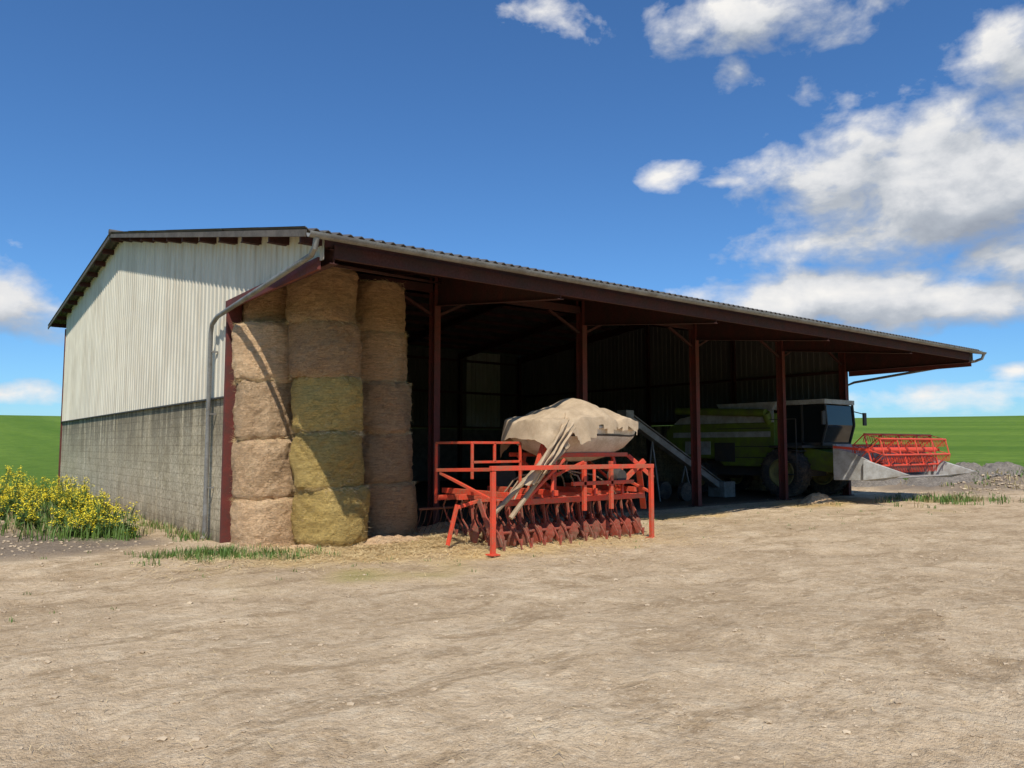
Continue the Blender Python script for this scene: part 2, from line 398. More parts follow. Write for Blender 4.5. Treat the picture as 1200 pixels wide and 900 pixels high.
for i in range(len(xs)-1):
    (xa,a),(xb,c_)=xs[i],xs[i+1]
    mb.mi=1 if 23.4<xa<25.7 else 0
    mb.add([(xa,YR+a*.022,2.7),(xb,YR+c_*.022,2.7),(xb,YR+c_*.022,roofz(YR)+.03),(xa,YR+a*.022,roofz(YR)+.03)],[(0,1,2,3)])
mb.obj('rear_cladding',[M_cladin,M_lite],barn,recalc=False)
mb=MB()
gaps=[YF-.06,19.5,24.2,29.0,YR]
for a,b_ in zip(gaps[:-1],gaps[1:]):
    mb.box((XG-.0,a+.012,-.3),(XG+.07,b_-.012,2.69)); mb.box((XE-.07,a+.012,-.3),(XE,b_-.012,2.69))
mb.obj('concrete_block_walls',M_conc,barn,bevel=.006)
mb=MB()
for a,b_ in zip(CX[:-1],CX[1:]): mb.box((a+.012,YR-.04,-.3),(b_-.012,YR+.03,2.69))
mb.obj('rear_block_wall',M_verge,barn)  # dark verge material here paints shade onto the rear wall
mb=MB(); mb.beam((XG-.035,YF-.05,2.70),(XG-.035,YR,2.70),.05,.03); mb.obj('drip_flashing',M_dark,barn)
mb=MB()
n=10
gy_,gz_=YE-.2,roofz(YE)+.0
pr=[(gy_+.075*math.cos(math.pi+math.pi*k/n),gz_+.075*math.sin(math.pi+math.pi*k/n)) for k in range(n+1)]
pr2=[(y,z) for y,z in pr]+[(gy_+.065*math.cos(math.pi+math.pi*k/n),gz_+.065*math.sin(math.pi+math.pi*k/n)) for k in range(n,-1,-1)]
mb.prism(pr2,'x',4.3,XR+.1)
mb.tube([(4.42,gy_,gz_-.06),(4.42,gy_+.05,gz_-.2),(4.45,gy_+.25,gz_-.27),(4.5,YF+.1,4.23),(4.5,YF+.42,4.12),(4.52,YF+.55,3.95),(4.52,YF+.55,.1),(4.44,YF+.45,.03)],.043,12)
mb.tube([(XR+.05,gy_,gz_-.06),(XR+.03,gy_+.05,gz_-.2),(XR,gy_+.25,gz_-.27),(27.25,YF-.2,4.1),(27.22,YF+.2,3.95),(27.22,YF+.2,.1)],.045,12)
for x in [4.5+.9*i for i in range(26)]: mb.beam((x,YE-.1,gz_+.02),(x,YE-.28,gz_+.02),.03,.012)
for z in (1.,2.4,3.6): mb.beam((4.52,YF+.48,z),(4.64,YF+.48,z),.04,.03)
mb.obj('gutter_and_downpipes',M_grey,barn,smooth=True)
# ------------------------------------------------------------------ bales
def bale(name,x,y,z,r,h,mat,seed,fuzz=True,tilt=.02):
    mb=MB(); n=80; prof=[]
    k=18
    for i in range(k+1):
        t=i/k; zz=t*h; e=min(t,1-t)*h
        rr=r-.06*max(0,1-e/.09)**1.6; prof.append((zz,rr))
    vs=[];fs=[]
    rings=[(0,r*.5)]+prof+[(h,r*.5)]
    for zz,rr in rings:
        for q in range(n):
            a=2*math.pi*q/n
            d=.07*noise.noise(Vector((math.cos(a)*1.3+seed,math.sin(a)*1.3,zz*1.7)))+.032*noise.noise(Vector((math.cos(a)*5,math.sin(a)*5+seed,zz*10)))+.018*noise.noise(Vector((math.cos(a)*14,math.sin(a)*14+seed,zz*22)))
            R=rr+d+(.02*math.sin(math.pi*zz/h))
            dz=.045*noise.noise(Vector((math.cos(a)*2.5,math.sin(a)*2.5,seed*3.1+ (0 if zz<h/2 else 7))))
            vs.append((R*math.cos(a),R*math.sin(a),zz+dz))
    L=len(rings)
    for i in range(L-1):
        for q in range(n):
            q2=(q+1)%n; fs.append((i*n+q,i*n+q2,(i+1)*n+q2,(i+1)*n+q))
    fs.append(tuple(range(n))[::-1]); fs.append(tuple((L-1)*n+q for q in range(n)))
    mb.add(vs,fs)
    if fuzz:
        rnd=random.Random(seed); mb.mi=1
        for i in range(1100):
            a=rnd.uniform(0,2*math.pi)
            zz=rnd.uniform(.02,h-.02) if rnd.random()<.5 else rnd.choice((0.02,h-.02))+rnd.uniform(-.04,.04)
            p=Vector(((r-.01)*math.cos(a),(r-.01)*math.sin(a),zz))
            d=Vector((math.cos(a)*rnd.uniform(.1,.9),math.sin(a)*rnd.uniform(.1,.9),rnd.uniform(-1.2,.4)))+Vector((-math.sin(a),math.cos(a),0))*rnd.uniform(-1.5,1.5)
            d.normalize(); l=rnd.uniform(.03,.14); s_=Vector((-math.sin(a)*.3,math.cos(a)*.3,.95))*.0025
            q=p+d*l; mb.add([p-s_,p+s_,q],[(0,1,2)])
    o=mb.obj(name,[mat,M_straw],None,smooth=True,recalc=False); o.location=(x,y,z)
    o.rotation_euler=(random.uniform(-tilt,tilt),random.uniform(-tilt,tilt),random.uniform(0,6)); return o
R_=Vector((.788,-.616,0))
def stack(x,y,n,h,r,mats,lean,seed,z0=.02):
    z=z0
    for i in range(n):
        off=R_*(lean*(i/(n-1))**1.1)+Vector((random.uniform(-.03,.03),random.uniform(-.03,.03),0))
        rr=r*(1+(.04 if i==0 else -.03*i/(n-1)))+random.uniform(-.02,.012)
        bale('round_bale',x+off.x,y+off.y,z,rr,h,mats[i],seed+i*3.7); z+=h-.02
stack(5.31,14.15,4,1.09,.585,[M_baleA,M_baleA,M_baleA,M_baleA],-.08,11,-.25)
bale('round_bale',5.45,14.45,4.0,.55,.8,M_baleB,5)
stack(6.17,13.33,5,1.025,.635,[M_baleY,M_baleY,M_baleY,M_baleB,M_baleB],-.2,40)
stack(7.65,14.0,5,1.03,.61,[M_baleB]*5,-.24,80)
stack(5.7,15.7,4,1.1,.6,[M_baleA]*4,0,120); stack(6.9,15.6,4,1.1,.6,[M_baleB]*4,0,150)
stack(8.3,15.5,4,1.1,.6,[M_baleB]*4,0,170)
# ------------------------------------------------------------------ seed drill
drill=empty('seed_drill',(9.5,11.0,0))
def D(x,y,z): return (x-9.5,y-11.0,z)
mb=MB()
mb.beam(D(7.6,10.3,1.42),D(11.55,10.3,1.40),.08,.08)
for x in (7.65,11.5):
    mb.beam(D(x,10.3,.02),D(x,10.3,1.37),.075,.075,up=(0,1,0)); mb.box((x-9.5-.09,10.3-11-.09,.0),(x-9.5+.09,10.3-11+.09,.025))
    mb.beam(D(x,10.35,1.40),D(x,12.0,1.35),.06,.06)
mb.beam(D(7.65,10.34,.9),D(7.65,11.9,1.3),.05,.05)
mb.beam(D(11.5,10.34,.9),D(11.5,11.6,1.32),.05,.05)
for p,q in (((8.0,11.4,1.85),(9.1,11.4,1.85)),((8.0,11.4,1.85),(8.0,11.4,1.2)),((9.1,11.4,1.85),(9.1,11.4,.8)),((8.0,11.4,1.5),(9.1,11.4,1.5)),((8.0,12.6,1.85),(8.0,11.4,1.85)),((8.0,12.6,1.85),(8.0,12.6,.7)),((8.0,12.6,1.85),(9.1,12.6,1.85)),((8.5,11.4,1.85),(8.5,11.4,1.5))):
    mb.beam(D(*p),D(*q),.045,.045,up=(0,0,1) if p[2]==q[2] else (0,1,0))
for yy,z in ((10.75,.8),(11.3,.84),(12.0,.84),(12.7,.8)):
    mb.beam(D(8.1,yy,z),D(11.75,yy,z),.1,.1)
for xx in (8.3,9.4,10.4,11.5): mb.beam(D(xx,10.7,.93),D(xx,12.8,.93),.08,.1)
for xx in (9.55,11.3):
    for yy in (10.95,12.05): mb.beam(D(xx,yy,.95),D(xx+(.12 if xx<10 else -.12),yy+(.1 if yy<11.5 else -.1),1.65),.06,.06,up=(0,1,0))
    mb.beam(D(xx,10.95,.95),D(xx,12.05,1.6),.045,.045)
mb.beam(D(9.4,10.95,1.62),D(11.5,10.95,1.62),.07,.08); mb.beam(D(9.4,12.1,1.62),D(11.5,12.1,1.62),.07,.08)
mb.beam(D(8.9,10.9,.95),D(9.35,10.95,1.95),.07,.09,up=(0,1,0)); mb.beam(D(9.35,10.95,1.95),D(9.75,11.5,1.0),.06,.07)
mb.beam(D(8.6,10.6,.85),D(9.5,10.6,1.55),.05,.05); mb.beam(D(9.9,10.5,.6),D(9.9,10.5,1.5),.07,.07,up=(0,1,0)); mb.beam(D(10.6,10.5,.6),D(10.6,10.5,1.5),.07,.07,up=(0,1,0))
mb.beam(D(9.6,10.5,1.1),D(11.2,10.5,1.1),.07,.07)
for xx in (8.7,9.2,10.25,11.0): mb.beam(D(xx,10.6,.85),D(xx+.15,10.75,1.38),.04,.05,up=(0,1,0))
mb.beam(D(9.9,10.5,1.5),D(9.3,11.4,1.0),.05,.05)
mb.beam(D(11.7,10.8,1.3),D(12.15,11.1,.5),.12,.05); mb.beam(D(11.6,11.0,1.6),D(11.9,10.6,1.15),.08,.08)
mb.beam(D(11.2,10.9,1.0),D(11.75,10.7,1.5),.07,.1)
mb.beam(D(7.55,11.5,.05),D(7.75,11.5,.75),.06,.06,up=(0,1,0)); mb.beam(D(7.75,11.5,.7),D(8.2,11.4,.82),.06,.06)
mb.obj('frame',M_red,drill,bevel=.006)
mb=MB()
hx,hy=10.45,11.4
def ring(z,a,c_,n=40,e=.5):
    o=[]
    for k in range(n):
        t=2*math.pi*k/n; cx=math.cos(t); sy=math.sin(t)
        o.append(D(hx+a*math.copysign(abs(cx)**e,cx),hy+c_*math.copysign(abs(sy)**e,sy),z+.012*math.sin(7*t)))
    return o
def loft(mb,lv,n=40,bottom=True):
    vs=[];fs=[]
    for l in lv: vs+=ring(*l)
    for i in range(len(lv)-1):
        for k in range(n): k2=(k+1)%n; fs.append((i*n+k,i*n+k2,(i+1)*n+k2,(i+1)*n+k))
    if bottom: fs.append(tuple(range(n))[::-1])
    fs.append(tuple((len(lv)-1)*n+k for k in range(n)))
    mb.add(vs,fs)
loft(mb,[(1.5,.4,.2),(1.58,.72,.34),(1.75,1.08,.58),(1.95,1.26,.74),(2.1,1.3,.78),(2.12,1.34,.82),(2.17,1.34,.82)]); mb.obj('hopper',M_hopper,drill,smooth=True)
mb=MB(); loft(mb,[(1.98,1.275,.755),(2.01,1.285,.765)]); mb.obj('hopper_band',M_dark,drill,smooth=True)
mb=MB(); loft(mb,[(2.175,1.3,.78),(2.23,1.22,.72),(2.30,1.0,.55),(2.34,.6,.3)],bottom=False); mb.obj('hopper_cover',M_hopper,drill,smooth=True)
# tarp follows the lid surface and hangs over the rim
mb=MB(); gu,gv=90,60
vs=[];fs=[]
for j in range(gv+1):
    for i in range(gu+1):
        u=i/gu; v=j/gv
        x=-1.62+u*2.8; yy=-1.08+v*2.1
        rho=((abs(x)/1.36)**4+(abs(yy)/.84)**4)**.25
        if rho<1: z=2.24+.17*(1-rho**2.5); k_=1
        else:
            over=rho-1; z=2.24-over*1.7; k_=1/(1+over*.75)
        z+=.30*math.exp(-((x+.05)/.42)**2-(yy/.75)**2)+.13*math.exp(-((x-.62)/.22)**2-(yy/.6)**2)+.08*math.exp(-((x+.75)/.2)**2-(yy/.6)**2)
        fold=abs(math.sin(x*5+yy*3+2*noise.noise(Vector((x*1.6,yy*1.6,0)))))
        z+=.045*fold+.04*noise.noise(Vector((x*3,yy*3,3)))+.02*noise.noise(Vector((x*8,yy*8,8)))
        vs.append(D(hx+x*k_,hy+yy*k_-(.05*fold if yy<-.75 else 0),z))
for j in range(gv):
    for i in range(gu):
        a=j*(gu+1)+i
        u=i/gu
        edge=gv*(.0+.10*max(0,u-.3)+.10*abs(noise.noise(Vector((i*.07,0,0)))))
        if j<edge: continue
        if u>.95-.05*abs(noise.noise(Vector((j*.13,3,0)))): continue
        fs.append((a,a+1,a+gu+2,a+gu+1))
mb.add(vs,fs); mb.obj('tarpaulin',M_tarp,drill,smooth=True,recalc=False)
def strip(mb,pts,w,axisv=(0,1,0),n=20):
    A=Vector(axisv); vs=[];fs=[]
    P=[Vector(p) for p in pts]
    Q=[]
    for a,b2 in zip(P[:-1],P[1:]):
        for s in range(4): Q.append(a.lerp(b2,s/4))
    Q.append(P[-1])
    for i,p in enumerate(Q):
        for k in range(n+1):
            t=k/n-.5
            q=p+A*(w*(1-.35*i/len(Q))*t)+Vector((.03*math.sin(k*.9+i*.16),.05*math.sin(k*.9+i*.1),.02*math.cos(k*.7+i*.3)))+Vector((0,.03,.02))*noise.noise(Vector((k*.3,i*.3,2)))
            vs.append(q)
    for i in range(len(Q)-1):
        for k in range(n):
            a=i*(n+1)+k; fs.append((a,a+1,a+n+2,a+n+1))
    mb.add(vs,fs)
mb=MB(); strip(mb,[D(9.95,10.85,2.4),D(9.7,10.62,2.26),D(9.45,10.5,2.05),D(9.2,10.46,1.8),D(9.0,10.44,1.58),D(8.8,10.44,1.35),D(8.6,10.45,1.12)],.6,(.85,.2,0)); 
mb.obj('tarp_flap',M_tarp,drill,smooth=True,recalc=False)
mb=MB(); rnd=random.Random(4)
for i in range(10):
    x1=8.6+i*.3; s=Vector(D(9.9+.07*(i%4),11.2+.08*(i//4),1.5)); e=Vector(D(x1,11.0+.6*(i%3),.75)); pts=[]
    for k in range(9):
        t=k/8; q=s.lerp(e,t); q.z+=.12*math.sin(math.pi*t)-.1*math.sin(2*math.pi*t); q.y+=.08*math.sin(math.pi*t)*rnd.uniform(-1,1); pts.append(q)
    mb.tube(pts,.016,7)
for a_,b2 in (((9.4,10.6,1.9),(7.95,10.7,.62)),((9.6,10.6,1.8),(8.25,10.6,.55))):
    mb.tube([D(*a_),D((a_[0]*.6+b2[0]*.4),10.55,1.42),D(*b2)],.045,9)
mb.obj('seed_hoses',M_hose,drill,smooth=True)
mb=MB(); mb.lathe(D(9.9,12.9,1.15),(0,1,0),[(0,0),(0,.28),(.18,.28),(.18,0)],24); mb.lathe(D(10.9,10.5,1.2),(0,1,0),[(0,0),(0,.13),(.1,.16),(.25,.16),(.25,0)],20); mb.obj('fan',M_dark,drill,smooth=True)
mb=MB()
for r_i,yy in enumerate((10.75,11.3,12.0,12.7)):
    for i in range(12):
        x=8.15+i*.31+(.075*r_i)+rnd.uniform(-.035,.035)
        if x>11.8: continue
        l=rnd.uniform(-.03,.04)
        pts=[D(x,yy,.8),D(x,yy+.16,.78),D(x,yy+.26,.62),D(x+l,yy+.2,.42),D(x+l,yy+.03,.28),D(x+l*1.4,yy-.1,.1),D(x+l*1.5,yy-.15,.0)]
        for p,q in zip(pts[:-1],pts[1:]): mb.beam(p,q,.03,.016,up=(1,0,0))
        mb.prism([(x-9.5-.035+l,.18),(x-9.5+.035+l,.18),(x-9.5+l,-.01)],'y',yy-11-.16,yy-11-.14)
        mb.lathe(D(x-.02,yy+.1,.8),(1,0,0),[(-.02,.05),(-.02,.07),(.06,.07),(.06,.05)],12)
mb.obj('spring_tines',M_reddk,drill)
mb=MB()
for row,(yy,tw) in enumerate(((10.95,.16),(11.65,-.16))):
    mb.tube([D(8.1,yy,.26),D(11.8,yy,.26)],.035,12)
    for i in range(13):
        x=8.2+i*.29+rnd.uniform(-.02,.02)
        mb.lathe(D(x,yy,.2),(1,tw,0),[(-.03,.0),(-.012,.12),(.006,.2),(.012,.2),(-.004,.12),(-.02,.0)],32,wob=lambda k:1-.10*((k//2)%2))
        mb.beam(D(x,yy,.26),D(x+.03,yy+.12,.8),.025,.045,up=(0,1,0))
for x in (8.08,11.84):
    mb.beam(D(x,10.95,.26),D(x,11.3,.82),.03,.1)
mb.obj('disc_rows',M_reddk,drill)
mb=MB(); mb.tube([D(8.0,13.2,.55),D(11.8,13.2,.55)],.025,8)
for i in range(30): x=8.05+i*.128; mb.tube([D(x,13.2,.55),D(x,13.3,.3),D(x,13.55,.03)],.006,5)
mb.beam(D(8.9,12.75,.8),D(8.9,13.2,.55),.05,.05); mb.beam(D(11.0,12.75,.8),D(11.0,13.2,.55),.05,.05)
mb.obj('following_harrow',M_rust,drill)
# ------------------------------------------------------------------ wheels
def tyre(mb,c,r,w,lugs=20,ax=(1,0,0),rim_mi=1):
    mb.mi=0
    mb.lathe(c,ax,[(-w/2*.8,r*.55),(-w/2,r*.66),(-w/2,r*.86),(-w/2*.86,r*.95),(-w*.2,r*.985),(w*.2,r*.985),(w/2*.86,r*.95),(w/2,r*.86),(w/2,r*.66),(w/2*.8,r*.55)],40)
    C=Vector(c)
    for i in range(lugs):
        for sgn in (-1,1):
            t=2*math.pi*(i+(.25 if sgn>0 else -.25))/lugs; t2=t+.16
            p=C+Vector((sgn*w*.04,math.cos(t)*r*.98,math.sin(t)*r*.98)); q=C+Vector((sgn*w*.48,math.cos(t2)*r*.95,math.sin(t2)*r*.95))
            mb.beam(p,q,.05,.06,up=(0,math.cos(t),math.sin(t)))
    mb.mi=rim_mi
    mb.lathe(c,ax,[(-w*.42,r*.57),(-w*.44,r*.52),(-w*.2,r*.46),(-w*.12,r*.2),(-w*.3,r*.18),(-w*.3,0)],28)
    mb.lathe(c,ax,[(w*.42,r*.57),(w*.44,r*.52),(w*.2,r*.46),(w*.12,r*.2),(w*.3,r*.18),(w*.3,0)],28)
    mb.mi=0
# ------------------------------------------------------------------ combine
comb=empty('combine_harvester',(25.4,15.4,0))
mb=MB()
for s in (-1,1):
    tyre(mb,(s*1.3,0,.86),.86,.62,22); tyre(mb,(s*1.15,3.7,.58),.58,.4,18)
mb.obj('wheels',[M_rubber,M_rim],comb,smooth=True)
mb=MB()
side=[(.35,1.25),(.35,2.6),(4.9,2.6),(5.25,2.4),(5.3,1.9),(4.6,1.3),(2.9,1.35),(2.5,1.05),(.9,1.05)]
mb.prism(side,'x',-1.38,-1.3); mb.prism(side,'x',1.3,1.38)
mb.prism([(.4,1.15),(.4,2.95),(4.25,2.95),(5.1,2.5),(5.2,1.95),(4.5,1.35)],'x',-1.29,1.29)
mb.obj('body_panels',M_green,comb,bevel=.02)
mb=MB()
mb.box((-1.40,.5,2.1),(-1.384,4.9,2.3)); mb.box((1.384,.5,2.1),(1.40,4.9,2.3))
mb.box((-1.41,3.1,1.45),(-1.384,4.3,1.95))
mb.prism([(.4,2.62),(.4,3.05),(3.3,3.05),(4.6,2.85),(4.9,2.62)],'x',-1.36,-1.30); mb.prism([(.4,2.62),(.4,3.05),(3.3,3.05),(4.6,2.85),(4.9,2.62)],'x',1.30,1.36)
mb.prism([(.5,3.06),(.35,3.35),(2.9,3.35),(2.7,3.06)],'x',-1.25,1.25)
mb.box((-.98,-1.35,3.22),(.98,.42,3.38))
mb.obj('white_trim',M_white,comb,bevel=.015)
mb=MB()
for z in (1.35,1.75,2.4): mb.box((-1.40,.5,z),(-1.383,2.8,z+.03))
mb.box((-1.41,2.0,1.2),(-1.384,2.9,1.9)); 
mb.beam((-1.1,0,.86),(1.1,0,.86),.2,.25); mb.beam((-1.0,3.7,.58),(1.0,3.7,.58),.15,.15)
mb.box((-1.0,-.2,.7),(1.0,3.6,1.2))
for z in (1.1,1.5,1.9): mb.box((-1.75,-.7,z-.3),(-1.1,-.35,z-.27))
mb.beam((-1.72,-.7,.6),(-1.72,-.7,2.7),.03,.03); mb.beam((-1.72,-.3,.6),(-1.72,-.3,2.7),.03,.03); mb.beam((-1.72,-.7,2.7),(-1.72,.3,2.7),.03,.03)
mb.box((-1.7,-.9,1.72),(1.3,.35,1.80))
for s in(-1,1): mb.beam((s*.95,-1.3,3.0),(s*1.35,-1.5,2.9),.03,.03); mb.box((s*1.35-.1,-1.53,2.5),(s*1.35+.1,-1.48,2.95))
mb.obj('chassis_and_steps',M_dark,comb)
mb=MB()
mb.prism([(-1.15,1.82),(-1.35,2.5),(-1.3,3.2),(.3,3.2),(.3,1.82)],'x',-.88,.88); mb.obj('cab_glazing',M_glass,comb,bevel=.03)
mb=MB()
for s in(-.9,.9):
    for p,q in (((-1.15,1.8),(-1.36,2.5)),((-1.36,2.5),(-1.31,3.22)),((.32,1.8),(.32,3.22)),((-.45,1.8),(-.45,3.22))): mb.beam((s,p[0],p[1]),(s,q[0],q[1]),.06,.06)
mb.box((-.93,-1.2,1.8),(.93,.33,1.9))
mb.obj('cab_frame',M_dark,comb)
mb=MB()
mb.prism([(-.3,1.0),(-.3,1.75),(-2.35,1.35),(-2.35,.75)],'x',-.6,.6)
mb.obj('feeder_house',M_green,comb)
mb=MB()
W=2.35
mb.box((-W,-2.45,.8),(W,-2.38,1.75))
mb.prism([(-2.45,.80),(-3.0,.74),(-3.85,.78),(-3.85,.82),(-3.0,.80),(-2.45,.86)],'x',-W,W)
for s in(-1,1):
    x=s*W
    mb.prism([(-2.38,.72),(-2.38,1.72),(-3.1,1.55),(-3.9,1.15),(-4.7,.95),(-3.9,.74)],'x',x-.03,x+.03)
    mb.add([(x-.16,-3.4,.74),(x+.16,-3.4,.74),(x+.12,-3.4,1.35),(x-.12,-3.4,1.35),(x,-4.75,.93)],[(0,1,2,3),(0,1,4),(1,2,4),(2,3,4),(3,0,4)])
mb.beam((-W,-2.42,1.78),(W,-2.42,1.78),.12,.12)
mb.obj('header_table',M_white,comb,bevel=.006)
mb=MB(); mb.tube([(-W+.05,-2.9,1.08),(W-.05,-2.9,1.08)],.14,16)
for i in range(90):
    t=i/90; x=-W+.1+t*(W-.75); a=t*math.pi*9
    for s in(-1,1):
        p=(s*-x if s<0 else x, -2.9+.14*math.cos(a),1.08+.14*math.sin(a)); q=(p[0],-2.9+.27*math.cos(a),1.08+.27*math.sin(a)); mb.beam(p,q,.06,.012,up=(1,0,0))
for i in range(60): x=-W+.05+i*.0765; mb.beam((x,-3.85,.8),(x,-3.97,.8),.02,.02)
mb.obj('header_auger',M_grey,comb)
mb=MB(); rc=(-3.45,1.66); rr=.5
mb.tube([(-W+.1,rc[0],rc[1]),(W-.1,rc[0],rc[1])],.09,12)
nb=6
for k in range(nb):
    a=2*math.pi*k/nb+.3; yb=rc[0]+rr*math.cos(a); zb=rc[1]+rr*math.sin(a)
    mb.tube([(-W+.1,yb,zb),(W-.1,yb,zb)],.03,8)
    for i in range(42):
        x=-W+.15+i*.11; mb.beam((x,yb,zb),(x,yb+.06,zb-.24),.016,.016,up=(1,0,0))
for x in [-W+.12,-W*.5,0,W*.5,W-.12]:
    for k in range(nb):
        a=2*math.pi*k/nb+.3; a2=2*math.pi*(k+1)/nb+.3
        P=lambda a,r:(x,rc[0]+r*math.cos(a),rc[1]+r*math.sin(a))
        mb.beam(P(a,0.05),P(a,rr),.02,.07,up=(1,0,0)); mb.beam(P(a,rr),P(a2,rr),.02,.05,up=(1,0,0))
for s in(-1,1): mb.beam((s*(W+.02),-2.4,1.75),(s*(W+.02),rc[0]-.1,rc[1]),.05,.08)
mb.obj('header_reel',M_reel,comb)
mb=MB(); mb.tube([(-1.5,.6,2.95),(-1.5,4.6,3.15)],.14,14); mb.tube([(-1.2,.6,2.5),(-1.5,.6,2.95)],.15,12); mb.obj('unloading_auger',M_green,comb,smooth=True)
# ------------------------------------------------------------------ grain conveyor
conv=empty('grain_conveyor',(17.8,16.9,0))
mb=MB()
mb.beam((0,0,2.65),(4.6,0,.35),.28,.2); mb.beam((0,0,2.82),(4.6,0,.52),.34,.03)
for t in (.25,.6): mb.beam((4.6*t,-.3,.02),(4.6*t,0,2.5-2.3*t),.04,.04,up=(1,0,0)); mb.beam((4.6*t,.3,.02),(4.6*t,0,2.5-2.3*t),.04,.04,up=(1,0,0))
mb.box((-.25,-.2,2.45),(.1,.2,2.9)); mb.box((4.4,-.35,.02),(5.0,.35,.55))
mb.obj('trough',M_grey,conv,bevel=.01)
mb=MB()
mb.lathe((2.2,-.45,.3),(0,1,0),[(-.08,.0),(-.08,.3),(.08,.3),(.08,0)],20); mb.lathe((2.2,.45,.3),(0,1,0),[(-.08,.0),(-.08,.3),(.08,.3),(.08,0)],20); mb.obj('transport_wheels',M_rubber,conv,smooth=True)
# ------------------------------------------------------------------ vegetation & scatter
def blades(mb,x,y,n,h,spread,rnd,wid=.006):
    for i in range(n):
        a=rnd.uniform(0,6.283); rr=spread*math.sqrt(rnd.random()); px=x+rr*math.cos(a); py=y+rr*math.sin(a)
        z=height(px,py)-.01; hh=h*rnd.uniform(.45,1.15); t=rnd.uniform(0,6.283); b=rnd.uniform(.1,.55)*hh
        dx,dy=math.cos(t),math.sin(t); w=wid*rnd.uniform(.7,1.5)
        s=(-dy*w,dx*w)
        mb.add([(px-s[0],py-s[1],z),(px+s[0],py+s[1],z),(px+dx*b*.35+s[0]*.8,py+dy*b*.35+s[1]*.8,z+hh*.6),(px+dx*b*.35-s[0]*.8,py+dy*b*.35-s[1]*.8,z+hh*.6),(px+dx*b,py+dy*b,z+hh)],[(0,1,2,3),(3,2,4)])
rnd=random.Random(21); mb=MB()
for i in range(330):
    t=rnd.random(); mb.mi=0 if rnd.random()<.85 else 1
    px,py=3.2+1.9*t+rnd.gauss(0,.25),13.3-1.2*t+rnd.gauss(0,.32)
    if noise.noise(Vector((px*2.0,py*2.0,4)))<-.08: continue
    blades(mb,px,py,10,rnd.uniform(.06,.2),.13,rnd)
for i in range(420):
    mb.mi=0 if rnd.random()<.75 else 1
    px,py=26.8+rnd.gauss(0,1.5),11.3+rnd.gauss(0,.7)
    if noise.noise(Vector((px*1.1,py*1.6,14)))<.1: continue
    blades(mb,px,py,9,rnd.uniform(.1,.3),.2,rnd,.01)
for i in range(900):
    x=2.7+rnd.gauss(0,.75); y=rnd.uniform(15.8,27)
    if x>3.7: continue
    mb.mi=0 if rnd.random()<.85 else 1
    blades(mb,x,y,14,.28,.2,rnd,.008)
for i in range(200):
    y=rnd.uniform(15,27); mb.mi=0 if rnd.random()<.6 else 1
    blades(mb,4.3+rnd.gauss(0,.15),y,8,.18,.12,rnd,.007)
for i in range(500):
    blades(mb,rnd.uniform(-1,4.3),rnd.uniform(24,30),10,.4,.4,rnd,.016)
for i in range(1300):
    x=rnd.uniform(38.5,45); y=rnd.uniform(5,26)
    mb.mi=0 if rnd.random()<.65 else 1
    if noise.noise(Vector((x*.6,y*.6,5)))<-.15: continue
    blades(mb,x,y,8,.35+.3*noise.noise(Vector((x*.5,y*.5,2))),.35,rnd,.025)
for i in range(100):
    x=rnd.uniform(32,39); y=rnd.uniform(11,18); mb.mi=0 if rnd.random()<.5 else 1
    blades(mb,x,y,8,.2,.3,rnd,.018)
for i in range(120):
    x=rnd.uniform(-2,24);y=rnd.uniform(9,14.4)
    mb.mi=0; blades(mb,x,y,5,.06,.06,rnd,.005)
mb.obj('grass_tufts',[M_grass,M_dry],None,recalc=False)
mb=MB()
def mustard(x,y,h,rnd):
    z=height(x,y)
    for s in range(rnd.randint(2,5)):
        t=rnd.uniform(0,6.283); l=rnd.uniform(.1,.4)*h; hh=h*rnd.uniform(.55,1.15)
        tip=Vector((x+l*math.cos(t),y+l*math.sin(t),z+hh)); base=Vector((x,y,z))
        mb.mi=0; mb.beam(base,tip,.008,.008)
        for k in range(10):
            f_=rnd.uniform(.1,.8); p=base.lerp(tip,f_); a=rnd.uniform(0,6.283); L=rnd.uniform(.07,.17)*(1.25-f_); d=Vector((math.cos(a),math.sin(a),rnd.uniform(-.4,.5)))*L
            s_=Vector((-math.sin(a),math.cos(a),rnd.uniform(-.4,.4)))*L*.3
            mb.add([p,p+d*.5+s_,p+d,p+d*.5-s_],[(0,1,2,3)])
        for bnch in range(rnd.randint(2,5)):
            mb.mi=0
            a=rnd.uniform(0,6.283); c=tip+Vector((math.cos(a),math.sin(a),0))*rnd.uniform(0,.13)+Vector((0,0,rnd.uniform(-.14,.08)))
            mb.beam(tip.lerp(base,.25),c,.005,.005)
            mb.mi=1
            for q in range(9):
                cc=c+Vector((rnd.gauss(0,.022),rnd.gauss(0,.022),rnd.gauss(0,.022))); a=rnd.uniform(0,3.14); e=Vector((math.cos(a),math.sin(a),rnd.uniform(-.6,.6)))*.014; g=Vector((-math.sin(a),math.cos(a),rnd.uniform(-.6,.6)))*.014
                mb.add([cc-e,cc-g,cc+e,cc+g],[(0,1,2,3)])
for i in range(420):
    y=rnd.uniform(16.0,26.5); x=2.45+rnd.gauss(0,.85)
    if x>3.5-.02*(y-16): continue
    if noise.noise(Vector((x*1.1,y*.7,44)))<-.12: continue
    mustard(x,y,rnd.uniform(.3,.8)*(1 if y>17 else .8),rnd)
mb.obj('wild_mustard',[M_leaf,M_flower],None,recalc=False)
mb=MB()
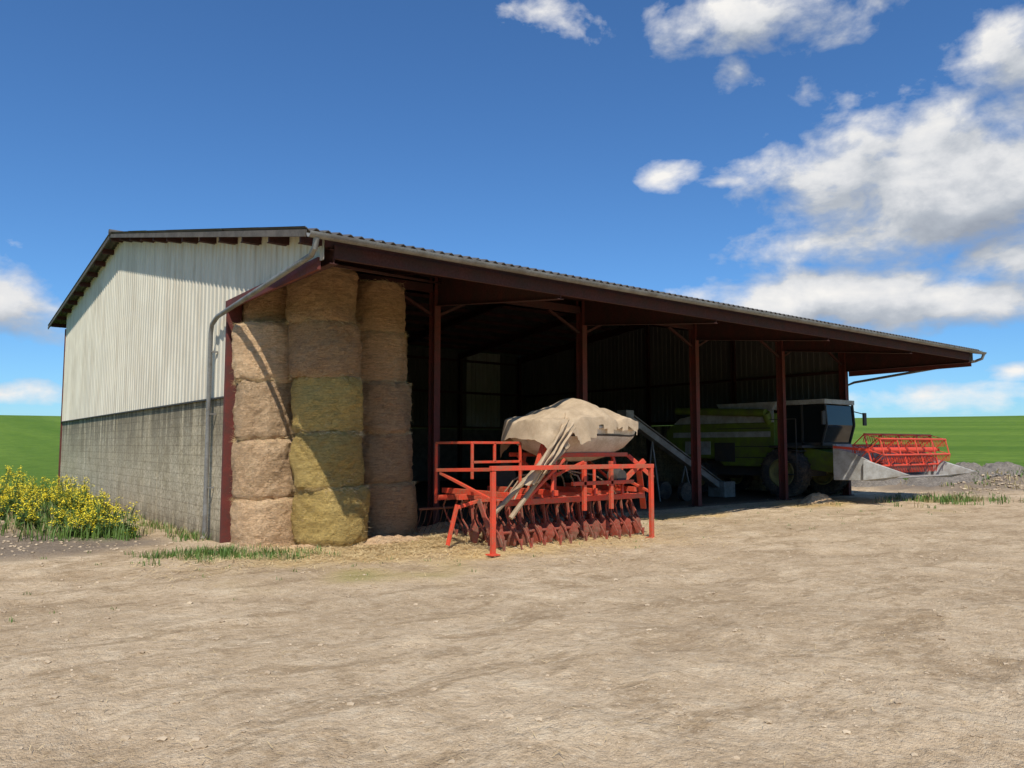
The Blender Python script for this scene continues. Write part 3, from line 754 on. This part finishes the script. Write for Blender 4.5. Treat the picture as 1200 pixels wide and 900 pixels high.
def scatter_straw(n,fx,l0=.03,l1=.14,w=.0022,lift=.006):
    for i in range(n):
        x,y=fx()
        z=height(x,y)+lift+abs(rnd.gauss(0,.012)); a=rnd.uniform(0,6.283); L=rnd.uniform(l0,l1); d=Vector((math.cos(a),math.sin(a),rnd.uniform(-.12,.25)))*L; s_=Vector((-math.sin(a),math.cos(a),0))*w
        p=Vector((x,y,z)); mb.add([p-s_,p+s_,p+d+s_,p+d-s_],[(0,1,2,3)])
scatter_straw(14000,lambda:(rnd.gauss(6.8,1.6),rnd.gauss(12.2,.7)),.04,.2,.004)
scatter_straw(8000,lambda:(rnd.gauss(9.6,1.8),rnd.gauss(11.6,1.2)),.04,.18,.0035)
scatter_straw(2500,lambda:(rnd.uniform(4.9,27),rnd.gauss(14,.7)))
scatter_straw(2500,lambda:(rnd.gauss(22.3,1.),rnd.gauss(13.2,.5)),.05,.2,.005)
scatter_straw(8000,lambda:(rnd.uniform(-3,18),rnd.uniform(.8,13)),.015,.08,.0017)
mb.obj('loose_straw',M_straw,None,recalc=False)
def pile(mb,cx,cy,rx,ry,h,rg=.05):
    vs=[];fs=[];n=56;m_=16
    for j in range(m_+1):
        for k in range(n):
            t=2*math.pi*k/n; r=j/m_*(1+.25*noise.noise(Vector((math.cos(t)*1.5+cx,math.sin(t)*1.5,0)))); x=cx+rx*r*math.cos(t); y=cy+ry*r*math.sin(t)
            r=min(1,j/m_)
            vs.append((x,y,height(x,y,False)-.05+h*(1-r*r)**1.3*(1+.6*noise.noise(Vector((x*1.6,y*1.6,1))))+rg*noise.noise(Vector((x*7,y*7,1)))))
    for j in range(m_):
        for k in range(n): k2=(k+1)%n; fs.append((j*n+k,j*n+k2,(j+1)*n+k2,(j+1)*n+k))
    mb.add(vs,fs)
mb=MB()
pile(mb,22.6,13.4,1.0,.6,.3); pile(mb,7.0,12.9,1.3,.5,.16); pile(mb,8.9,13.9,.9,.6,.24); pile(mb,5.6,13.1,.8,.35,.12)
mb.obj('straw_pile',M_baleA,None,smooth=True,recalc=False)
m,nt,b=newmat('grey_spoil'); v_=mapping(nt,(1,1,1)); q1=noise_n(nt,v_,3,5,.8); q2=noise_n(nt,v_,12,4,.8)
nt.links.new(mix(nt,.5,ramp(nt,q1,[(.35,(.13,.11,.09)),(.65,(.30,.26,.21))]),ramp(nt,q2,[(.35,(.12,.10,.08)),(.65,(.36,.31,.25))])),b.inputs['Base Color']); b.inputs['Roughness'].default_value=.95; bump(nt,b,q2,1.,.08)
mb=MB(); pile(mb,35.2,14.6,3.4,1.5,.55,.08); pile(mb,38.6,14.0,2.6,1.3,.5,.08); pile(mb,32.4,16.6,1.8,1.1,.35,.06)
mb.obj('spoil_heap',m,None,smooth=True,recalc=False)
m,nt,b=newmat('pebble'); nt.links.new(ramp(nt,noise_n(nt,mapping(nt,(1,1,1)),2,3),[(.3,(.32,.23,.14)),(.7,(.62,.49,.33))]),b.inputs['Base Color']); b.inputs['Roughness'].default_value=.9
mb=MB()
def rock(x,y,s):
    z=height(x,y)+s*.05; vs=[]
    for dx,dy,dz in ((1,0,0),(0,1,0),(-1,0,0),(0,-1,0),(.6,.6,.5),(-.6,.6,.5),(-.6,-.6,.5),(.6,-.6,.5),(0,0,.8),(0,0,-.6)):
        vs.append((x+dx*s*rnd.uniform(.7,1.2),y+dy*s*rnd.uniform(.7,1.2),z+dz*s*rnd.uniform(.5,.9)))
    mb.add(vs,[(0,1,4),(1,2,5),(2,3,6),(3,0,7),(1,5,4),(2,6,5),(3,7,6),(0,4,7),(4,5,8),(5,6,8),(6,7,8),(7,4,8),(1,0,9),(2,1,9),(3,2,9),(0,3,9)])
for i in range(9000): rock(rnd.uniform(-3,20),rnd.uniform(.8,14),rnd.uniform(.004,.017)*(1 if rnd.random()<.92 else 2.2))
for i in range(260): rock(rnd.gauss(1.8,1.4),rnd.gauss(15.6,.8),rnd.uniform(.01,.04))
for i in range(300): rock(rnd.gauss(35,3),rnd.gauss(12.6,1.2),rnd.uniform(.02,.1))
mb.obj('gravel',m,None)
# ------------------------------------------------------------------ light & sky
S=Vector((-.72,-1,1.65)).normalized()
sun=bpy.data.lights.new('sun','SUN'); sun.energy=4.7; sun.angle=math.radians(.5); sun.color=(1,.94,.84)
so=bpy.data.objects.new('sun',sun); link(so); so.rotation_euler=S.to_track_quat('Z','Y').to_euler()
w=bpy.data.worlds.new('World'); sc.world=w; w.use_nodes=True; nt=w.node_tree; nt.nodes.clear()
out=N(nt,'ShaderNodeOutputWorld'); bg=N(nt,'ShaderNodeBackground'); nt.links.new(bg.outputs[0],out.inputs[0])
sky=N(nt,'ShaderNodeTexSky',sky_type='NISHITA'); sky.sun_disc=False
sky.sun_elevation=math.asin(S.z); sky.sun_rotation=math.atan2(S.x,S.y)%(2*math.pi)
sky.altitude=300; sky.air_density=1.0; sky.dust_density=.3; sky.ozone_density=3.0
tc=N(nt,'ShaderNodeTexCoord'); sx=N(nt,'ShaderNodeSeparateXYZ'); nt.links.new(tc.outputs['Generated'],sx.inputs[0])
az=math_n(nt,'MULTIPLY',math_n(nt,'ARCTAN2',sx.outputs[0],sx.outputs[1]),57.2958)
el=math_n(nt,'MULTIPLY',math_n(nt,'ARCSINE',sx.outputs[2]),57.2958)
cb=N(nt,'ShaderNodeCombineXYZ'); nt.links.new(az,cb.inputs[0]); nt.links.new(el,cb.inputs[1])
big=[(67,16.6,9.0,4.6,1.5),(71.8,23.5,4.0,3.4,1.0),(71.5,12,6,2.6,1.1),(60.5,10.3,10,2.2,1.25),(67.5,9.4,7,2.2,1.1),(57,28.6,10,2.8,.9),(3.8,8.9,4.0,2.6,1.2)]
small=[(49.2,19.3,2.9,1.2,.95),(53.6,18.5,3.5,.9,.6),(55.0,25.5,2.2,1.8,.9),(40,30.3,5.5,1.9,.65),
 (4.3,3.2,3.5,1.1,1.0),(66,3.2,8,1.3,.95),(71.3,4.7,2.5,.9,.9),(62.5,23.0,6,2.4,.5),(110,16,25,6,1),(-60,16,30,6,1)]
def dens(pv,bl):
    cur=None
    for (a,e,ra,re,wt) in bl:
        s=N(nt,'ShaderNodeVectorMath',operation='MULTIPLY_ADD'); nt.links.new(pv,s.inputs[0]); s.inputs[1].default_value=(1/ra,1/re,0); s.inputs[2].default_value=(-a/ra,-e/re,0)
        l=N(nt,'ShaderNodeVectorMath',operation='LENGTH'); nt.links.new(s.outputs[0],l.inputs[0])
        v=math_n(nt,'SUBTRACT',wt,l.outputs['Value'])
        cur=v if cur is None else math_n(nt,'MAXIMUM',cur,v)
    mp=N(nt,'ShaderNodeMapping'); mp.inputs['Scale'].default_value=(.19,.3,1); mp.inputs['Location'].default_value=(3.3,1.7,0); nt.links.new(pv,mp.inputs[0])
    n1=noise_n(nt,mp.outputs[0],1.0,7,.57,.15)
    n1=math_n(nt,'MULTIPLY_ADD',n1,2.6,-1.35)
    return math_n(nt,'ADD',math_n(nt,'MAXIMUM',cur,-1.2),n1)
d1=dens(cb.outputs[0],big+small)
sh=N(nt,'ShaderNodeVectorMath',operation='ADD'); nt.links.new(cb.outputs[0],sh.inputs[0]); sh.inputs[1].default_value=(-.8,1.9,0)
d2=dens(sh.outputs[0],big)
alpha=ramp(nt,d1,[(.0,0.),(.25,.35),(.7,1.)])
lit=math_n(nt,'SUBTRACT',d1,d2)
lit=math_n(nt,'MULTIPLY_ADD',lit,.5,.42,clamp=True)
ccol=ramp(nt,lit,[(.0,(3.3,3.7,4.4)),(.35,(4.7,5.1,5.7)),(.68,(7.6,7.7,7.9)),(1.,(9.4,9.2,8.9))])
skyc=mix(nt,1.0,sky.outputs[0],(.60,.98,1.34),'MULTIPLY')
nt.links.new(mix(nt,alpha,skyc,ccol),bg.inputs[0]); bg.inputs[1].default_value=.1
# ------------------------------------------------------------------ camera
cam=bpy.data.cameras.new('camera'); co=bpy.data.objects.new('camera',cam); link(co); sc.camera=co
cam.sensor_width=36; cam.lens=27.12; cam.clip_end=6000; cam.clip_start=.05
th=math.radians(52); p=math.atan(72/904)
co.location=(0,0,1.8)
fw=Vector((math.cos(th)*math.cos(p),math.sin(th)*math.cos(p),math.sin(p)))
co.rotation_euler=fw.to_track_quat('-Z','Y').to_euler()
sc.view_settings.view_transform='Standard'; sc.view_settings.look='None'; sc.view_settings.exposure=0
